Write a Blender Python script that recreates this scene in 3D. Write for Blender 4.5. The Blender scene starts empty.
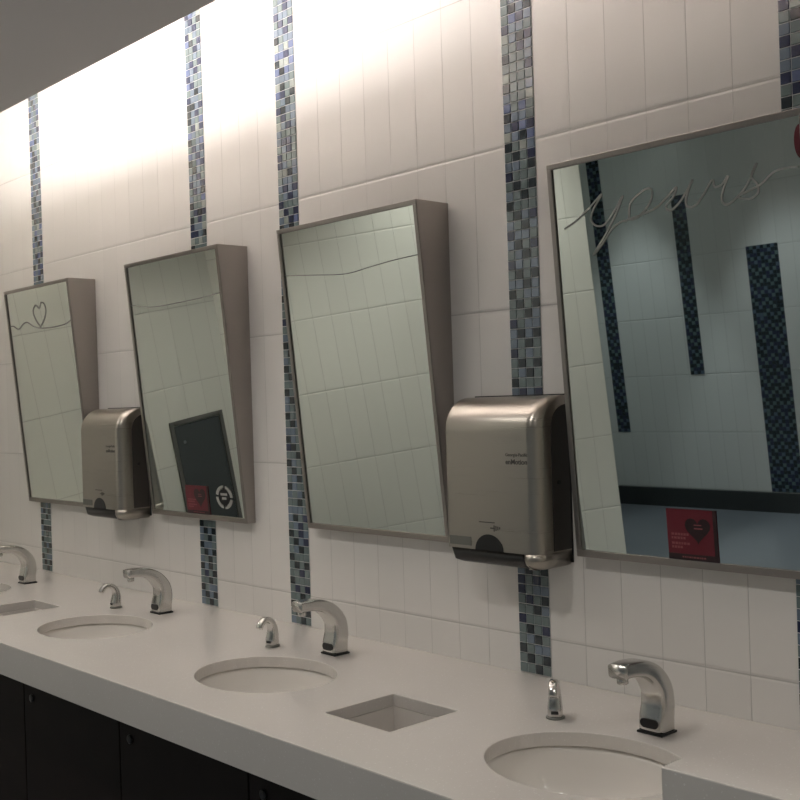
import bpy, bmesh, math, random
from mathutils import Vector, Matrix
random.seed(7)
C = bpy.context.scene.collection
sc = bpy.context.scene
PI = math.pi

# ------------------------------------------------------------------ materials
def new_mat(name):
    m = bpy.data.materials.new(name); m.use_nodes = True
    nt = m.node_tree
    return m, nt, nt.nodes['Principled BSDF']

def simple(name, col, rough=0.5, metal=0.0, spec=0.5, noise=0.0, nscale=20, coat=0.0, aniso=0.0):
    m, nt, b = new_mat(name)
    b.inputs['Base Color'].default_value = (*col, 1)
    b.inputs['Roughness'].default_value = rough
    b.inputs['Metallic'].default_value = metal
    b.inputs['Specular IOR Level'].default_value = spec
    b.inputs['Coat Weight'].default_value = coat
    if noise:
        tc = nt.nodes.new('ShaderNodeTexCoord'); n = nt.nodes.new('ShaderNodeTexNoise')
        n.inputs['Scale'].default_value = nscale; n.inputs['Detail'].default_value = 4
        nt.links.new(tc.outputs['Object'], n.inputs['Vector'])
        mx = nt.nodes.new('ShaderNodeMix'); mx.data_type = 'RGBA'
        mx.inputs['A'].default_value = (*[c*(1-noise) for c in col], 1)
        mx.inputs['B'].default_value = (*[min(1, c*(1+noise)) for c in col], 1)
        nt.links.new(n.outputs['Fac'], mx.inputs['Factor'])
        nt.links.new(mx.outputs['Result'], b.inputs['Base Color'])
    return m

def brushed(name, col, rough, vertical=True, strength=0.04):
    m, nt, b = new_mat(name)
    b.inputs['Base Color'].default_value = (*col, 1)
    b.inputs['Metallic'].default_value = 1.0
    tc = nt.nodes.new('ShaderNodeTexCoord'); mp = nt.nodes.new('ShaderNodeMapping')
    mp.inputs['Scale'].default_value = (260, 260, 3) if vertical else (2, 2, 900)
    n = nt.nodes.new('ShaderNodeTexNoise'); n.inputs['Scale'].default_value = 1.0; n.inputs['Detail'].default_value = 2
    nt.links.new(tc.outputs['Object'], mp.inputs['Vector']); nt.links.new(mp.outputs['Vector'], n.inputs['Vector'])
    mr = nt.nodes.new('ShaderNodeMapRange'); mr.inputs['To Min'].default_value = rough-0.06; mr.inputs['To Max'].default_value = rough+0.06
    nt.links.new(n.outputs['Fac'], mr.inputs['Value']); nt.links.new(mr.outputs['Result'], b.inputs['Roughness'])
    bp = nt.nodes.new('ShaderNodeBump'); bp.inputs['Strength'].default_value = strength; bp.inputs['Distance'].default_value = 0.001
    nt.links.new(n.outputs['Fac'], bp.inputs['Height']); nt.links.new(bp.outputs['Normal'], b.inputs['Normal'])
    return m

def tile_mat(name, col, grout, rough=0.18, gw=0.0016, tw=0.108, th=0.4118):
    """stacked wall tiles; the UV map counts tiles"""
    m, nt, b = new_mat(name)
    N = nt.nodes.new; L = nt.links.new
    uv = N('ShaderNodeUVMap'); uv.uv_map = 'UVMap'
    sp = N('ShaderNodeSeparateXYZ'); L(uv.outputs['UV'], sp.inputs[0])
    def edge(out, size, g):
        fr = N('ShaderNodeMath'); fr.operation = 'FRACT'; L(out, fr.inputs[0])
        s1 = N('ShaderNodeMath'); s1.operation = 'SUBTRACT'; s1.inputs[1].default_value = 0.5; L(fr.outputs[0], s1.inputs[0])
        ab = N('ShaderNodeMath'); ab.operation = 'ABSOLUTE'; L(s1.outputs[0], ab.inputs[0])
        s2 = N('ShaderNodeMath'); s2.operation = 'SUBTRACT'; s2.inputs[0].default_value = 0.5; L(ab.outputs[0], s2.inputs[1])
        ml = N('ShaderNodeMath'); ml.operation = 'MULTIPLY'; ml.inputs[1].default_value = size; L(s2.outputs[0], ml.inputs[0])
        mr = N('ShaderNodeMapRange'); mr.interpolation_type = 'SMOOTHSTEP'
        mr.inputs['From Min'].default_value = g*0.45; mr.inputs['From Max'].default_value = g*1.25
        L(ml.outputs[0], mr.inputs['Value']); return mr.outputs[0], ml.outputs[0]
    eu, du = edge(sp.outputs[0], tw, gw*0.65); ev, dv = edge(sp.outputs[1], th, gw*1.2)
    mn = N('ShaderNodeMath'); mn.operation = 'MINIMUM'; L(eu, mn.inputs[0]); L(ev, mn.inputs[1])
    # per tile shade
    fu = N('ShaderNodeMath'); fu.operation = 'FLOOR'; L(sp.outputs[0], fu.inputs[0])
    fv = N('ShaderNodeMath'); fv.operation = 'FLOOR'; L(sp.outputs[1], fv.inputs[0])
    cb = N('ShaderNodeCombineXYZ'); L(fu.outputs[0], cb.inputs[0]); L(fv.outputs[0], cb.inputs[1])
    wn = N('ShaderNodeTexWhiteNoise'); wn.noise_dimensions = '3D'; L(cb.outputs[0], wn.inputs['Vector'])
    sh = N('ShaderNodeMapRange'); sh.inputs['To Min'].default_value = 0.965; sh.inputs['To Max'].default_value = 1.0
    L(wn.outputs['Value'], sh.inputs['Value'])
    sc_ = N('ShaderNodeVectorMath'); sc_.operation = 'SCALE'; sc_.inputs[0].default_value = col; L(sh.outputs[0], sc_.inputs['Scale'])
    mx = N('ShaderNodeMix'); mx.data_type = 'RGBA'; mx.inputs['A'].default_value = (*grout, 1)
    L(mn.outputs[0], mx.inputs['Factor']); L(sc_.outputs[0], mx.inputs['B'])
    L(mx.outputs['Result'], b.inputs['Base Color'])
    rr = N('ShaderNodeMapRange'); rr.inputs['To Min'].default_value = 0.7; rr.inputs['To Max'].default_value = rough
    L(mn.outputs[0], rr.inputs['Value']); L(rr.outputs[0], b.inputs['Roughness'])
    # pillowed edges + very slight waviness
    pe = N('ShaderNodeMapRange'); pe.interpolation_type = 'SMOOTHSTEP'; pe.inputs['From Max'].default_value = 0.007; L(dv, pe.inputs['Value'])
    pu = N('ShaderNodeMapRange'); pu.interpolation_type = 'SMOOTHSTEP'; pu.inputs['From Max'].default_value = 0.0009; L(du, pu.inputs['Value'])
    mm = N('ShaderNodeMath'); mm.operation = 'MULTIPLY'; L(pe.outputs[0], mm.inputs[0]); L(pu.outputs[0], mm.inputs[1])
    bp = N('ShaderNodeBump'); bp.inputs['Strength'].default_value = 0.7; bp.inputs['Distance'].default_value = 0.0016
    L(mm.outputs[0], bp.inputs['Height']); L(bp.outputs[0], b.inputs['Normal'])
    return m

M = {}
M['tile'] = tile_mat('white_wall_tile', (0.76, 0.740, 0.714), (0.50, 0.485, 0.465), rough=0.24)
M['tile_far'] = tile_mat('white_far_tile', (0.70, 0.725, 0.72), (0.50, 0.52, 0.52))
M['tile_side'] = tile_mat('warm_side_tile', (0.76, 0.77, 0.71), (0.52, 0.52, 0.48))
M['paint'] = simple('ceiling_paint', (0.90, 0.86, 0.84), 0.85, noise=0.02, nscale=3)
M['cove_paint'] = simple('cove_paint', (0.82, 0.80, 0.77), 0.85)
M['floor'] = simple('grey_floor', (0.13, 0.145, 0.165), 0.28, noise=0.12, nscale=1.3)
M['baseboard'] = simple('dark_baseboard', (0.035, 0.04, 0.042), 0.4)
M['grout'] = simple('mosaic_grout', (0.60, 0.61, 0.61), 0.7)
mos = {}
mos['navy'] = simple('navy_glass', (0.028, 0.036, 0.078), 0.12, coat=0.3)
mos['ink'] = simple('ink_glass', (0.018, 0.028, 0.036), 0.12, coat=0.3)
mos['blue'] = simple('blue_glass', (0.12, 0.155, 0.27), 0.12, coat=0.3)
mos['steel'] = simple('steel_blue_glass', (0.15, 0.195, 0.25), 0.12, coat=0.3)
mos['teal'] = simple('grey_teal_glass', (0.15, 0.195, 0.20), 0.12, coat=0.3)
mos['deep'] = simple('deep_blue_glass', (0.085, 0.125, 0.18), 0.2)
mos['deep2'] = simple('deep_teal_glass', (0.10, 0.155, 0.165), 0.2)
mos['pale'] = simple('pale_green_glass', (0.30, 0.34, 0.315), 0.12, coat=0.3)
M['steel'] = brushed('brushed_steel', (0.40, 0.37, 0.345), 0.36)
M['steel_h'] = brushed('brushed_steel_cover', (0.42, 0.39, 0.35), 0.30, vertical=False, strength=0.02)
M['rim'] = brushed('mirror_rim_steel', (0.33, 0.305, 0.285), 0.36)
M['dark_steel'] = simple('dark_steel', (0.17, 0.17, 0.155), 0.32, metal=0.4)
M['door_steel'] = simple('door_steel', (0.10, 0.11, 0.112), 0.3, metal=0.4)
M['chrome'] = simple('chrome', (0.62, 0.61, 0.59), 0.20, metal=1.0)
M['side'] = simple('dark_side_plastic', (0.04, 0.036, 0.032), 0.35)
M['black'] = simple('black_plastic', (0.008, 0.008, 0.009), 0.3)
M['dgrey'] = simple('grey_print', (0.08, 0.075, 0.07), 0.5)
M['porcelain'] = simple('porcelain', (0.80, 0.77, 0.73), 0.12, coat=0.6)
M['liner'] = simple('chute_liner', (0.76, 0.72, 0.68), 0.35)
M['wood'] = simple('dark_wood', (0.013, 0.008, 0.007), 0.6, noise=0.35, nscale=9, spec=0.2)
M['red'] = simple('red_print', (0.115, 0.006, 0.016), 0.4, noise=0.12, nscale=40)
M['darkred'] = simple('dark_red_print', (0.018, 0.006, 0.008), 0.4)
M['pink'] = simple('pink_print', (0.24, 0.07, 0.075), 0.5)
M['white_print'] = simple('white_print', (0.36, 0.36, 0.34), 0.5)
M['etch'] = simple('frosted_etch', (0.36, 0.37, 0.35), 0.55, metal=0.0)
M['etch_line'] = simple('frosted_line', (0.33, 0.335, 0.31), 0.6, metal=0.0)

def mirror_mat():
    m, nt, b = new_mat('silvered_glass')
    b.inputs['Base Color'].default_value = (0.76, 0.80, 0.76, 1)
    b.inputs['Metallic'].default_value = 1.0
    b.inputs['Roughness'].default_value = 0.012
    return m
M['mirror'] = mirror_mat()

def quartz():
    m, nt, b = new_mat('speckled_quartz')
    N = nt.nodes.new; L = nt.links.new
    tc = N('ShaderNodeTexCoord')
    v = N('ShaderNodeTexVoronoi'); v.inputs['Scale'].default_value = 420; L(tc.outputs['Object'], v.inputs['Vector'])
    n = N('ShaderNodeTexNoise'); n.inputs['Scale'].default_value = 2.2; n.inputs['Detail'].default_value = 5; L(tc.outputs['Object'], n.inputs['Vector'])
    sp = N('ShaderNodeSeparateColor'); L(v.outputs['Color'], sp.inputs[0])
    mr = N('ShaderNodeMapRange'); mr.inputs['From Min'].default_value = 0.97; mr.inputs['From Max'].default_value = 1.0; L(sp.outputs[0], mr.inputs['Value'])
    a = N('ShaderNodeMix'); a.data_type = 'RGBA'; a.inputs['A'].default_value = (0.63, 0.60, 0.565, 1); a.inputs['B'].default_value = (0.70, 0.665, 0.63, 1)
    L(n.outputs['Fac'], a.inputs['Factor'])
    c = N('ShaderNodeMix'); c.data_type = 'RGBA'; c.inputs['B'].default_value = (0.78, 0.76, 0.73, 1)
    L(mr.outputs[0], c.inputs['Factor']); L(a.outputs['Result'], c.inputs['A'])
    L(c.outputs['Result'], b.inputs['Base Color'])
    b.inputs['Roughness'].default_value = 0.22
    return m
M['quartz'] = quartz()

def emit(name, col, s):
    m, nt, b = new_mat(name)
    b.inputs['Base Color'].default_value = (0.8, 0.8, 0.8, 1)
    b.inputs['Emission Color'].default_value = (*col, 1)
    b.inputs['Emission Strength'].default_value = s
    return m

# ------------------------------------------------------------------ helpers
def obj(name, bm, mats, parent=None, smooth=False, recalc=True):
    if recalc: bmesh.ops.recalc_face_normals(bm, faces=bm.faces)
    me = bpy.data.meshes.new(name); bm.to_mesh(me); bm.free()
    for m in (mats if isinstance(mats, (list, tuple)) else [mats]): me.materials.append(m)
    if smooth:
        for p in me.polygons: p.use_smooth = True
    o = bpy.data.objects.new(name, me); C.objects.link(o)
    if parent: o.parent = parent
    return o

def bevel(o, w=0.002, seg=2, ang=35):
    md = o.modifiers.new('bevel', 'BEVEL'); md.width = w; md.segments = seg
    md.limit_method = 'ANGLE'; md.angle_limit = math.radians(ang); md.harden_normals = False
    return o

def tag(o, label=None, cat=None, group=None, kind=None):
    if label: o['label'] = label
    if cat: o['category'] = cat
    if group: o['group'] = group
    if kind: o['kind'] = kind
    return o

def thing(name, loc, label, cat, group=None, rz=0):
    o = bpy.data.objects.new(name, None); C.objects.link(o)
    o.location = loc; o.rotation_euler = (0, 0, rz); o.empty_display_size = 0.1
    return tag(o, label, cat, group)

def copy_tree(o, parent=None):
    c = o.copy(); C.objects.link(c)
    if parent: c.parent = parent
    for ch in list(kids[o.name]) if o.name in kids else []:
        copy_tree(ch, c)
    return c
kids = {}
def note(root):
    for o in C.objects:
        if o.parent: kids.setdefault(o.parent.name, [])
    for k in list(kids):
        kids[k] = [o for o in C.objects if o.parent and o.parent.name == k]

def add_box(bm, x0, x1, y0, y1, z0, z1, mi=0):
    vs = [bm.verts.new((x, y, z)) for z in (z0, z1) for y in (y0, y1) for x in (x0, x1)]
    fs = [(0, 2, 3, 1), (4, 5, 7, 6), (0, 1, 5, 4), (2, 6, 7, 3), (0, 4, 6, 2), (1, 3, 7, 5)]
    out = []
    for f in fs:
        fc = bm.faces.new([vs[i] for i in f]); fc.material_index = mi; out.append(fc)
    return out
def box(name, x0, x1, y0, y1, z0, z1, mat, parent=None, bev=0):
    bm = bmesh.new(); add_box(bm, x0, x1, y0, y1, z0, z1)
    o = obj(name, bm, mat, parent)
    if bev: bevel(o, bev)
    return o

def loft(bm, rings, cap0=True, cap1=True, closed=True):
    R = [[bm.verts.new(p) for p in r] for r in rings]
    n = len(R[0])
    for a, b in zip(R, R[1:]):
        for i in range(n if closed else n-1):
            j = (i+1) % n
            bm.faces.new((a[i], a[j], b[j], b[i]))
    if cap0: bm.faces.new(R[0][::-1])
    if cap1: bm.faces.new(R[-1])
    return R

def catmull(pts, n=6):
    P = [Vector(p) for p in pts]; P = [P[0]*2-P[1]] + P + [P[-1]*2-P[-2]]
    out = []
    for i in range(1, len(P)-2):
        for k in range(n):
            t = k/n
            a, b, c, d = P[i-1], P[i], P[i+1], P[i+2]
            out.append(0.5*((2*b)+(c-a)*t+(2*a-5*b+4*c-d)*t*t+(3*b-a-3*c+d)*t**3))
    out.append(P[-2]); return out

# ------------------------------------------------------------------ the setting
ZB, TH = 0.0955, 0.4118                 # a horizontal joint height, tile height
FLOOR, TOP = -0.86, 2.45

def wall_uv(name, segs, mat, z0, z1, zref=ZB, thick=None):
    """segs: list of (p0, p1, ntiles) in plan; one wall mesh, UVs counting tiles"""
    bm = bmesh.new(); uvl = bm.loops.layers.uv.new('UVMap')
    for k, (p0, p1, n) in enumerate(segs):
        vs = [bm.verts.new((*p0, z0)), bm.verts.new((*p1, z0)), bm.verts.new((*p1, z1)), bm.verts.new((*p0, z1))]
        f = bm.faces.new(vs)
        b = 40*k
        uvs = [(b, (z0-zref)/TH+10), (b+n, (z0-zref)/TH+10), (b+n, (z1-zref)/TH+10), (b, (z1-zref)/TH+10)]
        for l, u in zip(f.loops, uvs): l[uvl].uv = u
    o = obj(name, bm, mat, recalc=False)
    md = o.modifiers.new('thickness', 'SOLIDIFY'); md.thickness = thick or 0.08; md.offset = 1
    return tag(o, kind='structure')

# stripes: (x_left, x_right)
ST = [(-4.600, -4.504), (-3.318, -3.218), (-2.797, -2.697), (-1.840, -1.740), (-1.0925, -0.9925)]
segs = [((-5.1, 0), (ST[0][0], 0), 4.63), ((ST[0][0], 0), (ST[0][1], 0), 1),
        ((ST[0][1], 0), (ST[1][0], 0), 11), ((ST[1][0], 0), (ST[1][1], 0), 1),
        ((ST[1][1], 0), (ST[2][0], 0), 4), ((ST[2][0], 0), (ST[2][1], 0), 1),
        ((ST[2][1], 0), (ST[3][0], 0), 8), ((ST[3][0], 0), (ST[3][1], 0), 1),
        ((ST[3][1], 0), (ST[4][0], 0), 6), ((ST[4][0], 0), (ST[4][1], 0), 1),
        ((ST[4][1], 0), (1.6, 0), 24)]
# wall normals: faces wound so that the visible face looks into the room
segs = [(b, a, n) for a, b, n in segs][::-1]
def flip_segs(s): return s
wall_uv('wall_back', segs, M['tile'], FLOOR, TOP)
CX, CY = -3.73, -3.03                      # free end of the diagonal wall
wall_uv('wall_left', [((-5.1, 0), (-5.1, -1.47), 12.5)], M['tile_side'], FLOOR, TOP, ZB+0.1)
wall_uv('wall_diagonal', [((-5.1, -1.47), (CX, CY), 20)], M['tile_side'], FLOOR, TOP, ZB-0.09)
wall_uv('wall_wing', [((CX, CY), (-5.45, -4.7), 22)], M['tile_side'], FLOOR, TOP, ZB)
wall_uv('wall_opposite', [((-5.45, -4.7), (1.6, -4.7), 65)], M['tile_far'], FLOOR, TOP, 0.10)
wall_uv('wall_right', [((1.6, -4.7), (1.6, 0), 43)], M['tile_side'], FLOOR, TOP)
tag(box('floor', -5.6, 1.7, -4.8, 0.1, FLOOR-0.06, FLOOR, M['floor']), kind='structure')
tag(box('baseboard_opposite', -5.4, 1.6, -4.7, -4.685, FLOOR, -0.725, M['baseboard']), kind='structure')
tag(box('ceiling', -5.6, 1.7, -4.8, 0.1, TOP, TOP+0.06, M['cove_paint']), kind='structure')
# dropped soffit over the basins with a fascia lip that hides the cove lamp
bm = bmesh.new()
add_box(bm, -5.1, 1.6, -1.95, -0.72, 1.60, 1.66)
add_box(bm, -5.1, 1.6, -1.95, -1.90, 1.66, TOP)
add_box(bm, -5.1, 1.6, -0.745, -0.72, 1.66, 1.70)
tag(obj('ceiling', bm, M['paint']), kind='structure')

# mosaic stripes set into the walls: real little glass tiles on grout
MKEYS = ['navy', 'ink', 'blue', 'steel', 'teal', 'pale']
def mosaic(name, x0, x1, z0, z1, cols, y=0.0, face=-1, seed=0, dark=False):
    rnd = random.Random(seed)
    bm = bmesh.new()
    p = (x1-x0)/cols; g = 0.0016
    add_box(bm, x0, x1, min(y, y+face*0.0015), max(y, y+face*0.0015), z0, z1, 6)
    rows = int(round((z1-z0)/0.0247)); pz = (z1-z0)/rows
    for r in range(rows):
        for c in range(cols):
            ph = (r + {0: 1, 1: 2, 2: 0, 3: 2}[c % 4]) % 3
            jit = rnd.random()
            top = r*pz+z0 > 1.25
            if (ph == 0 and jit > (0.22 if top else 0.03)) or jit > (0.92 if top else 0.985):
                mi = 0 if rnd.random() < (0.6 if top else 0.25) else 1
            else:
                mi = rnd.choice([2, 3, 3, 3, 4, 4, 4, 5] if top else [3, 4, 4, 4, 4, 3])
            a, b = x0+c*p+g/2, x0+(c+1)*p-g/2
            u, v = z0+r*pz+g/2, z0+(r+1)*pz-g/2
            ya = y+face*0.0015; yb = y+face*0.0035
            s = 0.0008
            if dark: mi = rnd.choice([0, 1, 1]) if mi < 2 or ph == 1 else rnd.choice([6, 7, 7])
            vs = [bm.verts.new(q) for q in ((a, ya, u), (b, ya, u), (b, ya, v), (a, ya, v),
                                           (a+s, yb, u+s), (b-s, yb, u+s), (b-s, yb, v-s), (a+s, yb, v-s))]
            for f in ((4, 5, 6, 7), (0, 1, 5, 4), (1, 2, 6, 5), (2, 3, 7, 6), (3, 0, 4, 7)):
                fc = bm.faces.new([vs[i] for i in f]); fc.material_index = mi
    o = obj(name, bm, [mos[k] for k in MKEYS]+([M['grout']] if not dark else [mos['deep'], mos['deep2']]))
    return tag(o, kind='structure')
for i, (a, b) in enumerate(ST): mosaic('trim_%d' % (i+1), a, b, 0.002, TOP, 4, seed=i)
for i, (a, b, z0, z1, n) in enumerate([(-4.94, -4.83, -0.31, 1.75, 4), (-4.265, -4.155, 0.10, 1.345, 4),
                                       (-3.745, -3.52, -0.72, 0.935, 9), (-2.9, -2.79, -0.31, 1.345, 4), (-2.2, -1.98, 0.10, 1.75, 9), (-1.3, -1.19, -0.31, 1.345, 4)]):
    mosaic('trim_%d' % (i+6), a+0.025, b+0.025, z0, z1, n, y=-4.7, face=1, seed=20+i, dark=True)

# ------------------------------------------------------------------ countertop with its cut-outs
SINKS = [-4.36, -3.262, -2.332, -1.300]
SY, SA, SB = -0.440, 0.207, 0.170
CUT = [(-3.905, -3.690), (-1.935, -1.719)]
CUTY = (-0.561, -0.354)
bm = bmesh.new(); add_box(bm, -5.099, 1.599, -0.747, -0.001, -0.030, 0.0); top_o = obj('tmp_top', bm, M['quartz'])
bmc = bmesh.new()
for sx in SINKS + [0.1]:
    rings = [[(sx+SA*math.cos(t), SY+SB*math.sin(t), z) for t in [2*PI*k/72 for k in range(72)]] for z in (-0.1, 0.1)]
    loft(bmc, rings)
for a, b in CUT: add_box(bmc, a, b, CUTY[0], CUTY[1], -0.1, 0.1)
cut_o = obj('tmp_cut', bmc, M['quartz'])
md = top_o.modifiers.new('b', 'BOOLEAN'); md.object = cut_o; md.operation = 'DIFFERENCE'; md.solver = 'EXACT'
bpy.context.view_layer.update()
me = bpy.data.meshes.new_from_object(top_o.evaluated_get(bpy.context.evaluated_depsgraph_get()))
bm = bmesh.new(); bm.from_mesh(me)
bpy.data.objects.remove(top_o); bpy.data.objects.remove(cut_o)
cz = obj('slab', bm, M['quartz'], recalc=False); bevel(cz, 0.0022, 2, 50)
counter = thing('countertop', (-1.75, -0.37, 0), 'long white speckled quartz vanity countertop with oval basins and square cut-outs', 'countertop')
cz.parent = counter; cz.location = (1.75, 0.37, 0)
bm = bmesh.new(); add_box(bm, -5.099, 1.599, -0.7474, -0.722, -0.0965, -0.0302); add_box(bm, -5.099, 1.599, -0.7474, -0.7470, -0.0302, -0.0024)
ap = obj('apron', bm, M['quartz'], counter); ap.location = (1.75, 0.37, 0)
up = box('raised_ledge', -0.920, 1.599, -0.7474, -0.690, 0.0, 0.153, M['quartz'], counter, 0.002); up.location = (1.75, 0.37, 0)
up['label'] = 'raised stone ledge at the right end'

# basins
def bowl(cx):
    t = thing('sink', (cx, SY, -0.03), '', 'sink', 'oval basins in the countertop')
    bm = bmesh.new(); rings = []
    prof = [(1.10, -0.001), (1.035, -0.001), (1.02, -0.012), (1.0, -0.04), (0.95, -0.075), (0.84, -0.108), (0.66, -0.130), (0.42, -0.142), (0.20, -0.147), (0.12, -0.149)]
    out = [(0.12, -0.160), (0.44, -0.155), (0.70, -0.144), (0.90, -0.120), (1.02, -0.082), (1.065, -0.04), (1.10, -0.012)]
    for s, z in prof+out:
        rings.append([(SA*s*math.cos(u), SB*s*math.sin(u), z) for u in [2*PI*k/64 for k in range(64)]])
    rings.append(rings[0]); 
    loft(bm, rings, False, False); bmesh.ops.remove_doubles(bm, verts=bm.verts, dist=1e-5)
    obj('basin', bm, M['porcelain'], t, True)
    bm = bmesh.new(); rings = []
    for r, z in [(0.030, -0.149), (0.030, -0.146), (0.024, -0.1455), (0.020, -0.150), (0.010, -0.152), (0.003, -0.152)]:
        rings.append([(r*math.cos(u), r*math.sin(u), z) for u in [2*PI*k/24 for k in range(24)]])
    loft(bm, rings, True, True); obj('drain', bm, M['chrome'], t, True)
    return t
b0 = bowl(SINKS[0]); note(None)
slab = ['oval white porcelain basin cut off by the left edge of the picture',
        'second oval basin from the left, below the second mirror',
        'white oval basin below the third mirror, just left of the near square cut-out',
        'nearest white oval basin at lower right, partly behind the raised ledge']
b0['label'] = slab[0]
for sx, l in zip(SINKS[1:], slab[1:]):
    c = copy_tree(b0); c.location.x = sx; c['label'] = l

# square waste chutes
def chute(a, b, label):
    t = thing('waste_chute', ((a+b)/2, sum(CUTY)/2, -0.03), label, 'waste chute', 'square waste chutes in the countertop')
    hx, hy = (b-a)/2, (CUTY[1]-CUTY[0])/2
    bm = bmesh.new()
    e = 0.004
    for x0, x1, y0, y1 in ((-hx-e, -hx, -hy-e, hy+e), (hx, hx+e, -hy-e, hy+e), (-hx, hx, -hy-e, -hy), (-hx, hx, hy, hy+e)):
        add_box(bm, x0, x1, y0, y1, -0.22, -0.0003)
    obj('chute_wall', bm, M['liner'], t)
    bm = bmesh.new(); add_box(bm, -hx-e, hx+e, -hy-e, hy+e, -0.60, -0.2205)
    bm2 = bm
    for f in list(bm.faces):
        if f.calc_center_median().z > -0.23: bm.faces.remove(f)
    o = obj('bin', bm, M['black'], t, recalc=False)
    md = o.modifiers.new('t', 'SOLIDIFY'); md.thickness = 0.003
    return t
chute(*CUT[0], 'square waste opening in the counter left of the second basin, at far left')
chute(*CUT[1], 'square waste opening in the counter between the third and nearest basins')

# vanity front under the counter
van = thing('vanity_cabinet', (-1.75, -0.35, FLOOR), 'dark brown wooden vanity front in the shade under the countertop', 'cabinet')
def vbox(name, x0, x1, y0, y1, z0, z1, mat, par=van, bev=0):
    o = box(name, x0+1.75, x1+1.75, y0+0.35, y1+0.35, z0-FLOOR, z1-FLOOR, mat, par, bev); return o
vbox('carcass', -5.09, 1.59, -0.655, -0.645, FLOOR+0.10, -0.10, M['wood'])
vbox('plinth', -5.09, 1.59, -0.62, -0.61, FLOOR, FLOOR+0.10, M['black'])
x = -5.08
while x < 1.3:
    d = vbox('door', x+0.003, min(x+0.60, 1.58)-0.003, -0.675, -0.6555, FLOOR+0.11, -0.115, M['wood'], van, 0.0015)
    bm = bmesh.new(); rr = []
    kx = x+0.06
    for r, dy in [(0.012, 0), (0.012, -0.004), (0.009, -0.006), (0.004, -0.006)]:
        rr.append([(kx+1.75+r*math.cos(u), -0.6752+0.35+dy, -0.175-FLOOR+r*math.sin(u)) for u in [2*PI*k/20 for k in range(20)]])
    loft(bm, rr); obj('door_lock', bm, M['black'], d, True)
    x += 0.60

# ------------------------------------------------------------------ mirrors
MW, MH = 0.607, 0.905
def make_mirror(x0, x1, yt, label, zb=0.315, yb=-0.030, MH=0.905):
    """tilted mirror; side boxes are wedges. local origin: bottom-left on the wall"""
    w = x1-x0
    t = thing('wall_mirror', (x0, 0, zb), label, 'mirror', 'tilted steel framed mirrors above the basins')
    f = 0.013; d = 0.003
    def fy(z): return yb+(yt-yb)*z/MH
    bm = bmesh.new()
    # side wedges and top/bottom panels as one folded steel body
    def wedge(xa, xb):
        vs = [bm.verts.new(q) for q in ((xa, 0, 0), (xb, 0, 0), (xb, 0, MH), (xa, 0, MH),
              (xa, fy(0), 0), (xb, fy(0), 0), (xb, fy(MH), MH), (xa, fy(MH), MH))]
        for q in ((0, 1, 2, 3), (4, 7, 6, 5), (0, 4, 5, 1), (3, 2, 6, 7), (0, 3, 7, 4), (1, 5, 6, 2)):
            bm.faces.new([vs[i] for i in q])
    wedge(0, d); wedge(w-d, w)
    add_box(bm, d, w-d, yt+0.002, 0, MH-d, MH); add_box(bm, d, w-d, yb+0.002, 0, 0, d)
    obj('frame_body', bm, M['steel'], t)
    # front rim
    bm = bmesh.new()
    L = math.hypot(MH, yt-yb); ang = math.atan2(-(yt-yb), MH)
    def fr(x, s, out):     # point on the tilted front plane, out = outward offset
        return (x, yb-s*math.sin(ang)-out*math.cos(ang), s*math.cos(ang)-out*math.sin(ang))
    def bar(xa, xb, s0, s1):
        vs = [bm.verts.new(fr(x, s, o)) for o in (0.0, 0.004) for s in (s0, s1) for x in (xa, xb)]
        for q in ((0, 2, 3, 1), (4, 5, 7, 6), (0, 1, 5, 4), (2, 6, 7, 3), (0, 4, 6, 2), (1, 3, 7, 5)):
            bm.faces.new([vs[i] for i in q])
    bar(0, w, 0, f*1.25); bar(0, w, L-f, L); bar(0, f, f*1.25, L-f); bar(w-f, w, f*1.25, L-f)
    r = obj('front_rim', bm, M['rim'], t); bevel(r, 0.001)
    bm = bmesh.new()
    vs = [bm.verts.new(fr(x, s, o)) for o in (-0.005, -0.001) for s in (f, L-f+0.004) for x in (f-0.004, w-f+0.004)]
    for q in ((0, 2, 3, 1), (4, 5, 7, 6), (0, 1, 5, 4), (2, 6, 7, 3), (0, 4, 6, 2), (1, 3, 7, 5)):
        bm.faces.new([vs[i] for i in q])
    g = obj('glass', bm, M['mirror'], t)
    return t, g, lambda x, s, out: fr(x-x0, s/1.0, out)

def ribbon(name, paths, fr, mat, parent, wid=0.004, out=0.0):
    bm = bmesh.new()
    for pts, *ww in paths:
        wd = ww[0] if ww else wid
        cp = catmull([(p[0], p[1], 0) for p in pts], 6)
        prev = None
        for i, p in enumerate(cp):
            a = cp[max(0, i-1)]; b = cp[min(len(cp)-1, i+1)]
            d = (b-a); d = d.normalized() if d.length > 1e-9 else Vector((1, 0, 0))
            n = Vector((-d.y, d.x, 0))*wd/2
            row = [bm.verts.new(fr(p.x+n.x, p.y+n.y, out)), bm.verts.new(fr(p.x-n.x, p.y-n.y, out)),
                   bm.verts.new(fr(p.x-n.x, p.y-n.y, out+0.0006)), bm.verts.new(fr(p.x+n.x, p.y+n.y, out+0.0006))]
            if prev:
                for k in range(4):
                    bm.faces.new((prev[k], prev[(k+1) % 4], row[(k+1) % 4], row[k]))
            prev = row
    return obj(name, bm, mat, parent)

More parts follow.
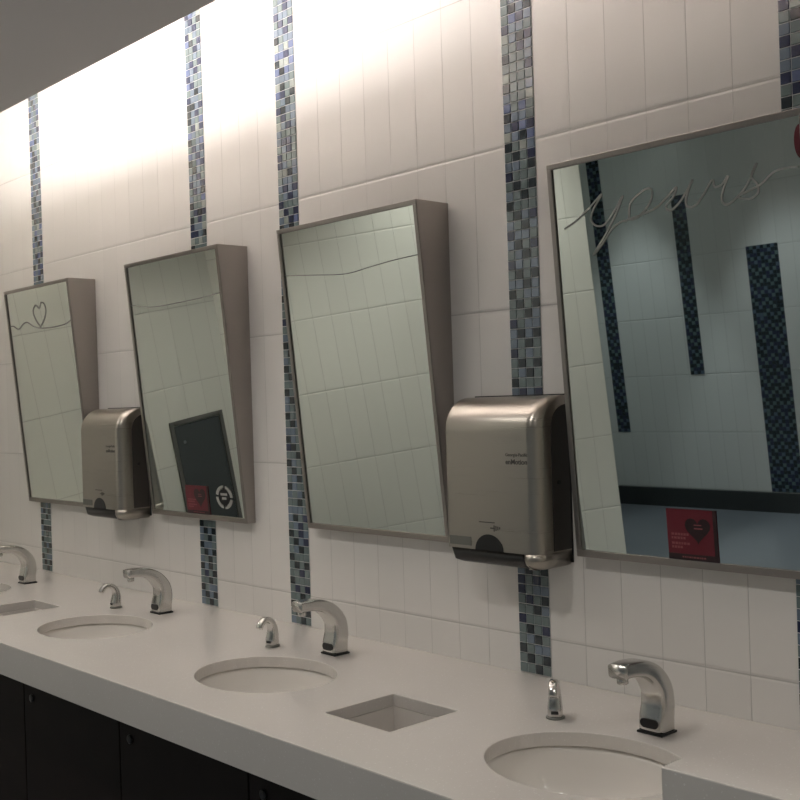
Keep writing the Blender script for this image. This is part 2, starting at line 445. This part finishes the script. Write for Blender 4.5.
m1, g1, f1 = make_mirror(-4.647, -4.040, -0.116, 'leftmost tilted mirror, with a small heart and wavy line etched near its top', zb=0.304, MH=0.916)
m2, g2, f2 = make_mirror(-3.588, -2.981, -0.116, 'second tilted mirror from the left, with a red and a round sticker at its foot', zb=0.307, MH=0.913)
m3, g3, f3 = make_mirror(-2.657, -2.049, -0.116, 'third tilted mirror from the left, plain but for one thin etched line')
m4, g4, f4 = make_mirror(-1.624, -0.992, -0.100, 'largest, rightmost tilted mirror, with the word yours etched in script', MH=0.918)
L1 = [(-4.625, 0.768), (-4.594, 0.766), (-4.549, 0.751), (-4.495, 0.77), (-4.453, 0.773), (-4.399, 0.752), (-4.336, 0.741), (-4.26, 0.737), (-4.172, 0.738), (-4.109, 0.742), (-4.056, 0.754)]
H1 = [(-4.335, 0.744), (-4.376, 0.783), (-4.387, 0.817), (-4.358, 0.838), (-4.326, 0.823), (-4.304, 0.844), (-4.277, 0.835), (-4.271, 0.805), (-4.295, 0.773), (-4.338, 0.744)]
L2 = [(-3.573, 0.767), (-3.544, 0.763), (-3.429, 0.75), (-3.288, 0.75), (-3.153, 0.753), (-3.067, 0.757), (-2.995, 0.761)]
L3 = [(-2.642, 0.771), (-2.503, 0.758), (-2.362, 0.747), (-2.255, 0.755), (-2.162, 0.762), (-2.064, 0.766)]
ribbon('etched_heart', [(L1, 0.0045), (H1, 0.0055)], f1, M['etch_line'], g1)
ribbon('etched_line', [(L2, 0.003)], f2, M['etch_line'], g2)
ribbon('etched_line', [(L3, 0.0026)], f3, M['etch_line'], g3)
Y1 = [(-1.588, 0.768), (-1.554, 0.782), (-1.516, 0.804), (-1.477, 0.831), (-1.502, 0.802), (-1.511, 0.778), (-1.497, 0.763), (-1.474, 0.764), (-1.445, 0.79), (-1.421, 0.819), (-1.442, 0.783), (-1.472, 0.744), (-1.502, 0.711), (-1.512, 0.699), (-1.488, 0.718), (-1.458, 0.749), (-1.431, 0.763), (-1.411, 0.766), (-1.403, 0.798), (-1.374, 0.819), (-1.349, 0.823), (-1.347, 0.804), (-1.361, 0.784), (-1.387, 0.766), (-1.408, 0.765), (-1.37, 0.772), (-1.336, 0.781), (-1.306, 0.801), (-1.285, 0.815), (-1.295, 0.796), (-1.314, 0.779), (-1.303, 0.769), (-1.28, 0.783), (-1.258, 0.807), (-1.245, 0.825), (-1.259, 0.8), (-1.265, 0.777), (-1.254, 0.768), (-1.235, 0.774)]
Y2 = [(-1.237, 0.775), (-1.221, 0.791), (-1.2, 0.816), (-1.195, 0.801), (-1.178, 0.804), (-1.164, 0.818), (-1.177, 0.792), (-1.181, 0.77), (-1.166, 0.762), (-1.128, 0.788), (-1.099, 0.833), (-1.113, 0.809), (-1.102, 0.792), (-1.101, 0.774), (-1.121, 0.765), (-1.145, 0.773), (-1.122, 0.781), (-1.093, 0.79), (-1.064, 0.809), (-1.037, 0.812), (-1.014, 0.81)]
lt = ribbon('etched_lettering', [(Y1,), (Y2,)], f4, M['etch'], g4, 0.0042)

# stickers on the glass
def quad(bm, fr, x0, x1, s0, s1, o0, o1, mi=0):
    vs = [bm.verts.new(fr(x, s, o)) for o in (o0, o1) for s in (s0, s1) for x in (x0, x1)]
    for q in ((0, 2, 3, 1), (4, 5, 7, 6), (0, 1, 5, 4), (2, 6, 7, 3), (0, 4, 6, 2), (1, 3, 7, 5)):
        fc = bm.faces.new([vs[i] for i in q]); fc.material_index = mi
def blob(bm, fr, pts, o, mi=0, cap=0.0004):
    a = [bm.verts.new(fr(*p, o)) for p in pts]; b = [bm.verts.new(fr(*p, o+cap)) for p in pts]
    n = len(a)
    for i in range(n):
        f_ = bm.faces.new((a[i], a[(i+1) % n], b[(i+1) % n], b[i])); f_.material_index = mi
    f_ = bm.faces.new(b); f_.material_index = mi
def shift(fr, root):
    lo = root.location
    return lambda x, s, o: tuple(Vector(fr(x, s, o))+lo)
def heart(cx, cz, r):
    out = []
    for k in range(28):
        t = 2*PI*k/28
        out.append((cx+r*(16*math.sin(t)**3)/17, cz+r*(13*math.cos(t)-5*math.cos(2*t)-2*math.cos(3*t)-math.cos(4*t))/17))
    return out
def red_sticker(fr, x0, x1, s0, s1, label):
    w, h = x1-x0, s1-s0
    t = thing('sticker', fr((x0+x1)/2, s0, 0.0), label, 'sticker', 'red square stickers on the mirrors')
    base = Vector(t.location); g = lambda x, s, o: tuple(Vector(fr(x, s, o))-base)
    bm = bmesh.new(); quad(bm, g, x0, x1, s0, s1, 0.0, 0.0008); obj('backing', bm, M['red'], t)
    bm = bmesh.new()
    blob(bm, g, heart(x0+w*0.62, s0+h*0.62, w*0.27), 0.0008)
    quad(bm, g, x0, x1, s0, s0+h*0.12, 0.0008, 0.0011)
    quad(bm, g, x0+w*0.93, x1, s0+h*0.12, s1, 0.0008, 0.0011)
    obj('heart_print', bm, M['darkred'], t)
    bm = bmesh.new()
    for k, (a, b) in enumerate([(0.08, 0.40), (0.08, 0.36), (0.08, 0.40), (0.08, 0.30)]):
        z = s0+h*(0.48-0.075*k-(0.03 if k > 1 else 0)); xx = x0+w*a; rnd = random.Random(k)
        while xx < x0+w*b:
            d = w*rnd.uniform(0.03, 0.06); quad(bm, g, xx, xx+d, z, z+h*0.045, 0.0008, 0.0011); xx += d+w*0.015
    xx = x0+w*0.28
    rnd = random.Random(9)
    while xx < x0+w*0.72:
        d = w*rnd.uniform(0.02, 0.05); quad(bm, g, xx, xx+d, s0+h*0.045, s0+h*0.075, 0.0012, 0.0014); xx += d+w*0.015
    quad(bm, g, x0+w*0.55, x0+w*0.72, s0+h*0.62, s0+h*0.645, 0.0013, 0.0015)
    quad(bm, g, x0+w*0.55, x0+w*0.70, s0+h*0.69, s0+h*0.71, 0.0013, 0.0015)
    obj('text_print', bm, M['pink'], t)
    return t
red_sticker(shift(f4, m4), -1.370, -1.247, 0.0165, 0.128, 'red sticker with a dark heart, at the foot of the rightmost mirror')
red_sticker(shift(f2, m2), -3.345, -3.200, 0.0165, 0.116, 'red sticker at the foot of the second mirror from the left')
def ring_pts(cx, cz, r, n=28): return [(cx+r*math.cos(2*PI*k/n), cz+r*math.sin(2*PI*k/n)) for k in range(n)]
t = thing('sticker', shift(f2, m2)(-3.105, 0.05, 0), 'round white sticker with a dark centre, low on the second mirror', 'sticker')
base = Vector(t.location); gg = shift(f2, m2); g = lambda x, s, o: tuple(Vector(gg(x, s, o))-base)
bm = bmesh.new()
for k in range(28):
    a0, a1 = 2*PI*k/28, 2*PI*(k+1)/28
    if k % 7 == 6: continue
    P4 = [(-3.105+r*math.cos(a), 0.082+r*0.8*math.sin(a)) for r, a in ((0.050, a0), (0.050, a1), (0.035, a1), (0.035, a0))]
    blob(bm, g, P4, 0.0)
obj('ring_print', bm, M['white_print'], t)
bm = bmesh.new(); blob(bm, g, ring_pts(-3.105, 0.082, 0.033), 0.0); obj('centre_print', bm, M['black'], t)
bm = bmesh.new()
quad(bm, g, -3.125, -3.085, 0.088, 0.096, 0.0005, 0.0008); quad(bm, g, -3.118, -3.092, 0.074, 0.082, 0.0005, 0.0008)
obj('text_print', bm, M['white_print'], t)
t = thing('sticker', shift(f4, m4)(-1.010, 0.80, 0), 'small red round sticker at the upper right edge of the rightmost mirror', 'sticker')
base = Vector(t.location); gg4 = shift(f4, m4); g = lambda x, s, o: tuple(Vector(gg4(x, s, o))-base)
bm = bmesh.new()
blob(bm, g, [(-1.0125+0.0*0, 0.0)]*0 or [(-1.006-0.013*math.sin(PI*k/14), 0.858-0.033*math.cos(PI*k/14)) for k in range(15)], 0.0)
obj('disc', bm, M['red'], t)

# ------------------------------------------------------------------ faucets
def sect(w, h, n=20, e=0.42):
    out = []
    for k in range(n):
        a = 2*PI*k/n; c, s = math.cos(a), math.sin(a)
        out.append((w*math.copysign(abs(c)**e, c), h*math.copysign(abs(s)**e, s)))
    return out
def sweep(path, mat, name, parent, n=20, e=0.42):
    """path: (y, z, halfwidth_x, halfthickness) in the y-z plane"""
    cp = catmull([(p[0], p[1], 0) for p in path], 5); pr = catmull([(p[2], p[3], 0) for p in path], 5)
    rings = []
    for i, p in enumerate(cp):
        a = cp[max(0, i-1)]; b = cp[min(len(cp)-1, i+1)]; d = (b-a).normalized()
        nrm = Vector((-d.y, d.x, 0))
        rings.append([(u, p.x+nrm.x*v, p.y+nrm.y*v) for u, v in sect(pr[i].x, pr[i].y, n, e)])
    bm = bmesh.new(); loft(bm, rings)
    return obj(name, bm, mat, parent, True)

def make_faucet(x, y, label):
    t = thing('sensor_faucet', (x, y, 0.0), label, 'faucet', 'chrome sensor faucets behind the basins')
    path = [(0.0, 0.006, 0.030, 0.0265), (0.001, 0.030, 0.030, 0.0265), (0.006, 0.060, 0.029, 0.025), (0.002, 0.092, 0.028, 0.023),
            (-0.020, 0.122, 0.0265, 0.0205), (-0.050, 0.1405, 0.0245, 0.0175), (-0.084, 0.1475, 0.0235, 0.0155), (-0.112, 0.1485, 0.0225, 0.0145), (-0.128, 0.1475, 0.0225, 0.0140)]
    s = sweep(path, M['chrome'], 'spout', t, 28, 0.36)
    b = box('base_gasket', -0.0312, 0.0312, -0.0278, 0.0278, 0.0002, 0.0055, M['black'], t, 0.002)
    bm = bmesh.new()
    pts = []
    for k in range(24):
        a = 2*PI*k/24; pts.append((0.011*math.copysign(1, math.cos(a))*(abs(math.cos(a)) > 1e-6)+0.0105*math.cos(a), 0.0235+0.0095*math.sin(a)))
    loft(bm, [[(p[0], -0.0255, p[1]) for p in pts], [(p[0], -0.0282, p[1]) for p in pts]])
    obj('sensor_window', bm, M['black'], t)
    bm = bmesh.new()
    rr = [(0.0115, 0.136), (0.0115, 0.123), (0.0095, 0.121), (0.0085, 0.125), (0.002, 0.125)]
    loft(bm, [[(r*math.cos(u), -0.112+r*math.sin(u), z) for u in [2*PI*k/20 for k in range(20)]] for r, z in rr])
    obj('aerator', bm, M['chrome'], t, True)
    return t
fa = make_faucet(-1.303, -0.197, 'nearest chrome sensor faucet, behind the lower right basin'); note(None)
for x, y, l in [(-2.363, -0.180, 'chrome sensor faucet below the third mirror, in front of a blue mosaic stripe'),
                (-3.292, -0.180, 'chrome sensor faucet right of a small tap, below the second mirror from the left'),
                (-4.310, -0.200, 'chrome sensor faucet cut off by the left edge of the picture')]:
    c = copy_tree(fa); c.location = (x, y, 0); c['label'] = l

def make_soap(x, y, rz, label):
    t = thing('soap_dispenser', (x, y, 0.0), label, 'soap dispenser', 'small chrome soap dispensers beside the faucets', rz)
    path = [(0.0, 0.005, 0.0165, 0.0165), (0.0, 0.020, 0.0165, 0.0165), (0.003, 0.042, 0.0145, 0.0135), (-0.001, 0.062, 0.0125, 0.0115),
            (-0.014, 0.077, 0.011, 0.0095), (-0.032, 0.081, 0.010, 0.0085), (-0.048, 0.073, 0.0095, 0.0080), (-0.055, 0.060, 0.009, 0.0075)]
    sweep(path, M['chrome'], 'spout', t, 20, 0.6)
    bm = bmesh.new()
    rr = [(0.021, 0.0002), (0.021, 0.0035), (0.0185, 0.005)]
    loft(bm, [[(r*math.cos(u), r*math.sin(u), z) for u in [2*PI*k/28 for k in range(28)]] for r, z in rr])
    obj('base_ring', bm, M['dark_steel'], t, True)
    box('sensor_window', -0.008, 0.008, -0.0178, -0.0155, 0.0115, 0.0185, M['black'], t, 0.0008)
    return t
sp = make_soap(-1.522, -0.255, 0.62, 'small chrome soap tap left of the nearest faucet, below a mosaic stripe'); note(None)
for x, y, rz, l in [(-2.575, -0.240, 0.25, 'small chrome soap tap left of the faucet below the third mirror'),
                    (-3.508, -0.235, 0.0, 'farthest small chrome soap tap, near the second basin from the left')]:
    c = copy_tree(sp); c.location = (x, y, 0); c.rotation_euler = (0, 0, rz); c['label'] = l

# ------------------------------------------------------------------ paper towel dispensers
def plan(x0, x1, D, rl, rr, y0=0.0):
    """plan outline (x,y), open at the wall, front at y=-D"""
    out = [(x0, y0)]
    for k in range(9):
        a = PI+PI/2*k/8; out.append((x0+rl+rl*math.cos(a), -D+rl+rl*math.sin(a)))
    for k in range(13):
        a = 1.5*PI+PI/2*k/12; out.append((x1-rr+rr*math.cos(a), -D+rr+rr*math.sin(a)))
    out.append((x1, y0)); return out
def make_towel(x, z, label):
    W, H, D = 0.304, 0.405, 0.128
    t = thing('towel_dispenser', (x, 0, z), label, 'paper towel dispenser', 'steel towel dispensers between the mirrors')
    # cover
    bm = bmesh.new(); rings = []
    zs = [0.028, 0.034] + [0.34-0.0*k for k in range(1)]
    R = 0.085
    levels = [(0.030, D)] + [(H-R, D)] + [(H-R+R*math.sin(a), D-R+R*math.cos(a)) for a in [PI/2*k/12 for k in range(1, 13)]]
    for zz, dd in levels:
        r_l = min(0.016, dd*0.35); r_r = min(0.030, dd*0.45)
        rings.append([(px, py, zz) for px, py in plan(0, W, dd, r_l, r_r, -0.004)])
    loft(bm, rings)
    o = obj('cover', bm, M['steel_h'], t, True)
    md = o.modifiers.new('ws', 'EDGE_SPLIT'); md.split_angle = math.radians(50)
    # black backplate line on the wall
    box('back_plate', -0.002, W+0.002, -0.004, -0.0002, 0.0, H+0.003, M['black'], t)
    bm = bmesh.new()
    pr = [(-0.006, 0.034), (-0.072, 0.034)] + [(-0.006-(0.066-R2)-R2*math.cos(a), H-0.022-R2+R2*math.sin(a)) for R2 in (0.060,) for a in [PI/2*k/10 for k in range(11)]] + [(-0.006, H-0.022)]
    loft(bm, [[(xx, py, zz) for py, zz in pr] for xx in (W-0.002, W+0.0016)])
    sp_ = obj('side_panel', bm, M['side'], t); sp_['label'] = 'dark side panel'
    # lower right shroud runs lower than the cover
    bm = bmesh.new()
    loft(bm, [[(px, py, zz) for px, py in plan(W-0.056+i_*1.2, W-i_, D-i_, 0.022, 0.030, -0.004)] for zz, i_ in ((-0.008, 0.014), (-0.004, 0.007), (0.004, 0.002), (0.014, 0.0), (0.0299, 0.0))])
    obj('side_shroud', bm, M['steel_h'], t, True)
    # black discharge chin
    bm = bmesh.new()
    loft(bm, [[(px, py, zz) for px, py in plan(0.006+i_, W-0.046, D-0.006-i_, 0.012, 0.012, -0.004)] for zz, i_ in ((-0.008, 0.020), (-0.001, 0.006), (0.0299, 0.0))])
    obj('paper_outlet', bm, M['black'], t, True)
    bm = bmesh.new()
    pts = [(0.148+0.046*math.cos(PI*k/20), 0.030+0.040*math.sin(PI*k/20)) for k in range(21)]
    loft(bm, [[(a, -D+0.001, b) for a, b in pts], [(a, -D-0.0015, b) for a, b in pts]])
    obj('sensor_window', bm, M['black'], t)
    o = box('label_plate', 0.014, 0.088, -D-0.0012, -D+0.001, 0.038, 0.060, M['dark_steel'], t); o['label'] = 'dark lower left label'
    # hand mark above the sensor
    bm = bmesh.new()
    add_box(bm, 0.116, 0.168, -D-0.0006, -D+0.0004, 0.098, 0.1005)
    for k in range(4): add_box(bm, 0.164+k*0.006, 0.1675+k*0.006, -D-0.0006, -D+0.0004, 0.078+0.002*k, 0.093-0.001*k)
    add_box(bm, 0.153, 0.168, -D-0.0006, -D+0.0004, 0.084, 0.0875)
    obj('hand_mark', bm, M['dgrey'], t)
    for txt, sz, zz, nm in (('Georgia-Pacific', 0.0115, 0.262, 'maker_name'), ('enMotion', 0.0175, 0.243, 'product_name')):
        cu = bpy.data.curves.new(nm, 'FONT'); cu.body = txt; cu.size = sz; cu.extrude = 0.0003; cu.align_x = 'LEFT'
        if nm == 'product_name': cu.offset = 0.0003
        to = bpy.data.objects.new('tmp', cu); C.objects.link(to)
        bpy.context.view_layer.update()
        me = bpy.data.meshes.new_from_object(to.evaluated_get(bpy.context.evaluated_depsgraph_get()))
        bpy.data.objects.remove(to)
        me.materials.clear(); me.materials.append(M['dgrey'])
        me.transform(Matrix.Translation((0.209, -D-0.0004, zz)) @ Matrix.Rotation(PI/2, 4, 'X'))
        o = bpy.data.objects.new(nm, me); C.objects.link(o); o.parent = t
    bm = bmesh.new()
    loft(bm, [[(W+e_, -0.048+0.006*math.cos(u), 0.197+0.006*math.sin(u)) for u in [2*PI*k/16 for k in range(16)]] for e_ in (0.001, 0.0028)])
    obj('keyhole', bm, M['black'], t)
    return t
td = make_towel(-1.966, 0.293, 'large brushed steel towel dispenser between the third and rightmost mirrors'); note(None)
c = copy_tree(td); c.location = (-3.958, 0, 0.293); c['label'] = 'smaller looking steel towel dispenser between the two leftmost mirrors'

# recessed steel waste cabinet on the left wall, seen in the second mirror
wc = thing('waste_cabinet', (-5.1, -1.213, -0.435), 'dark steel recessed waste cabinet on the side wall, reflected in the second mirror', 'cabinet')
A = (-0.17, 0.17)
bm = bmesh.new()
for y0, y1, z0, z1 in ((A[0], A[0]+0.025, 0, 0.86), (A[1]-0.025, A[1], 0, 0.86), (A[0]+0.025, A[1]-0.025, 0, 0.025), (A[0]+0.025, A[1]-0.025, 0.835, 0.86)):
    add_box(bm, 0.0005, 0.012, y0, y1, z0, z1)
o = obj('frame', bm, M['dark_steel'], wc); bevel(o, 0.003)
d = box('door', 0.0005, 0.008, A[0]+0.028, A[1]-0.028, 0.028, 0.832, M['door_steel'], wc, 0.002)
bm = bmesh.new(); loft(bm, [[(0.0081+e, 0.10+0.009*math.cos(u), 0.74+0.009*math.sin(u)) for u in [2*PI*k/16 for k in range(16)]] for e in (0, 0.004)])
obj('lock', bm, M['chrome'], d)

# ------------------------------------------------------------------ lights
cl = thing('cove_light', (-3.45, -0.86, 1.66), 'hidden white tube lamp washing the top of the tiled wall', 'lamp')
bm = bmesh.new()
loft(bm, [[(x, 0.024*math.cos(u), 0.045+0.024*math.sin(u)) for u in [2*PI*k/12 for k in range(12)]] for x in (-1.13, 1.38)])
obj('tube', bm, emit('tube_glow', (1.0, 0.935, 0.90), 42.0), cl, True)
box('batten', -1.16, 1.41, -0.03, 0.03, 0.0005, 0.018, M['cove_paint'], cl)

def downlight(x, y, z, power, label, ang, blend=0.35, col=(1, 0.95, 0.88), rad=0.05):
    t = thing('downlight', (x, y, z), label, 'ceiling light', 'recessed ceiling downlights')
    bm = bmesh.new()
    loft(bm, [[(r*math.cos(u), r*math.sin(u), zz) for u in [2*PI*k/28 for k in range(28)]] for r, zz in ((0.085, -0.0005), (0.085, -0.005), (0.070, -0.007), (0.062, -0.0005))], False, False)
    obj('trim_ring', bm, M['cove_paint'], t, True)
    ld = bpy.data.lights.new('lamp', 'SPOT'); ld.energy = power; ld.color = col; ld.shadow_soft_size = rad
    ld.spot_size = math.radians(ang); ld.spot_blend = blend
    lo = bpy.data.objects.new('lamp', ld); C.objects.link(lo); lo.parent = t; lo.location = (0, 0, -0.02)
    return t
for i, x in enumerate((-4.55, -3.42, -2.3, -1.15, 0.0, 1.1)):
    downlight(x, -4.15, TOP, 48, 'recessed downlight in the ceiling near the opposite wall', 50, 0.45, (0.90, 0.97, 1.0))
for x, y, e in ((-3.75, -2.2, 66), (-2.2, -2.7, 50), (-0.8, -2.7, 50), (0.7, -2.7, 50)):
    downlight(x, y, TOP, e, 'recessed downlight in the ceiling along the middle of the room', 96 if x < -3 else 72, 0.7, (1, 0.97, 0.92))
for i, x in enumerate((-4.2, -2.9, -1.6, -0.3, 1.0)):
    downlight(x, -1.25, 1.60, 14.0, 'recessed downlight in the dropped ceiling over the basins', 150, 0.9)

w = bpy.data.worlds.new('world'); sc.world = w; w.use_nodes = True
w.node_tree.nodes['Background'].inputs[0].default_value = (0.9, 0.95, 1, 1)
w.node_tree.nodes['Background'].inputs[1].default_value = 0.05

# ------------------------------------------------------------------ camera (fitted to the tile grid)
f, yaw, pitch, roll = 1092.911, -0.824105, -0.000292, 0.030998
F = Vector((math.sin(yaw)*math.cos(pitch), math.cos(yaw)*math.cos(pitch), math.sin(pitch)))
r0 = Vector((math.cos(yaw), -math.sin(yaw), 0)); d0 = F.cross(r0)
Rv = r0*math.cos(roll)+d0*math.sin(roll); Dv = -r0*math.sin(roll)+d0*math.cos(roll)
cam = bpy.data.cameras.new('camera'); co = bpy.data.objects.new('camera', cam); C.objects.link(co)
mt = Matrix((Rv, -Dv, -F)).transposed().to_4x4(); mt.translation = (0, -2.09262, 0.69849)
co.matrix_world = mt
cam.sensor_width = 36; cam.lens = f/800*36; cam.clip_start = 0.02
sc.camera = co

vs = sc.view_settings
sc.display_settings.display_device = 'sRGB'
vs.view_transform = 'Standard'; vs.look = 'None'; vs.gamma = 1.0; vs.use_curve_mapping = False
vs.exposure = 0.65
try:
    sc.cycles.use_denoising = True
    sc.cycles.max_bounces = 10; sc.cycles.diffuse_bounces = 6; sc.cycles.glossy_bounces = 6
    sc.cycles.sample_clamp_indirect = 6.0; sc.cycles.caustics_reflective = False
except Exception: pass
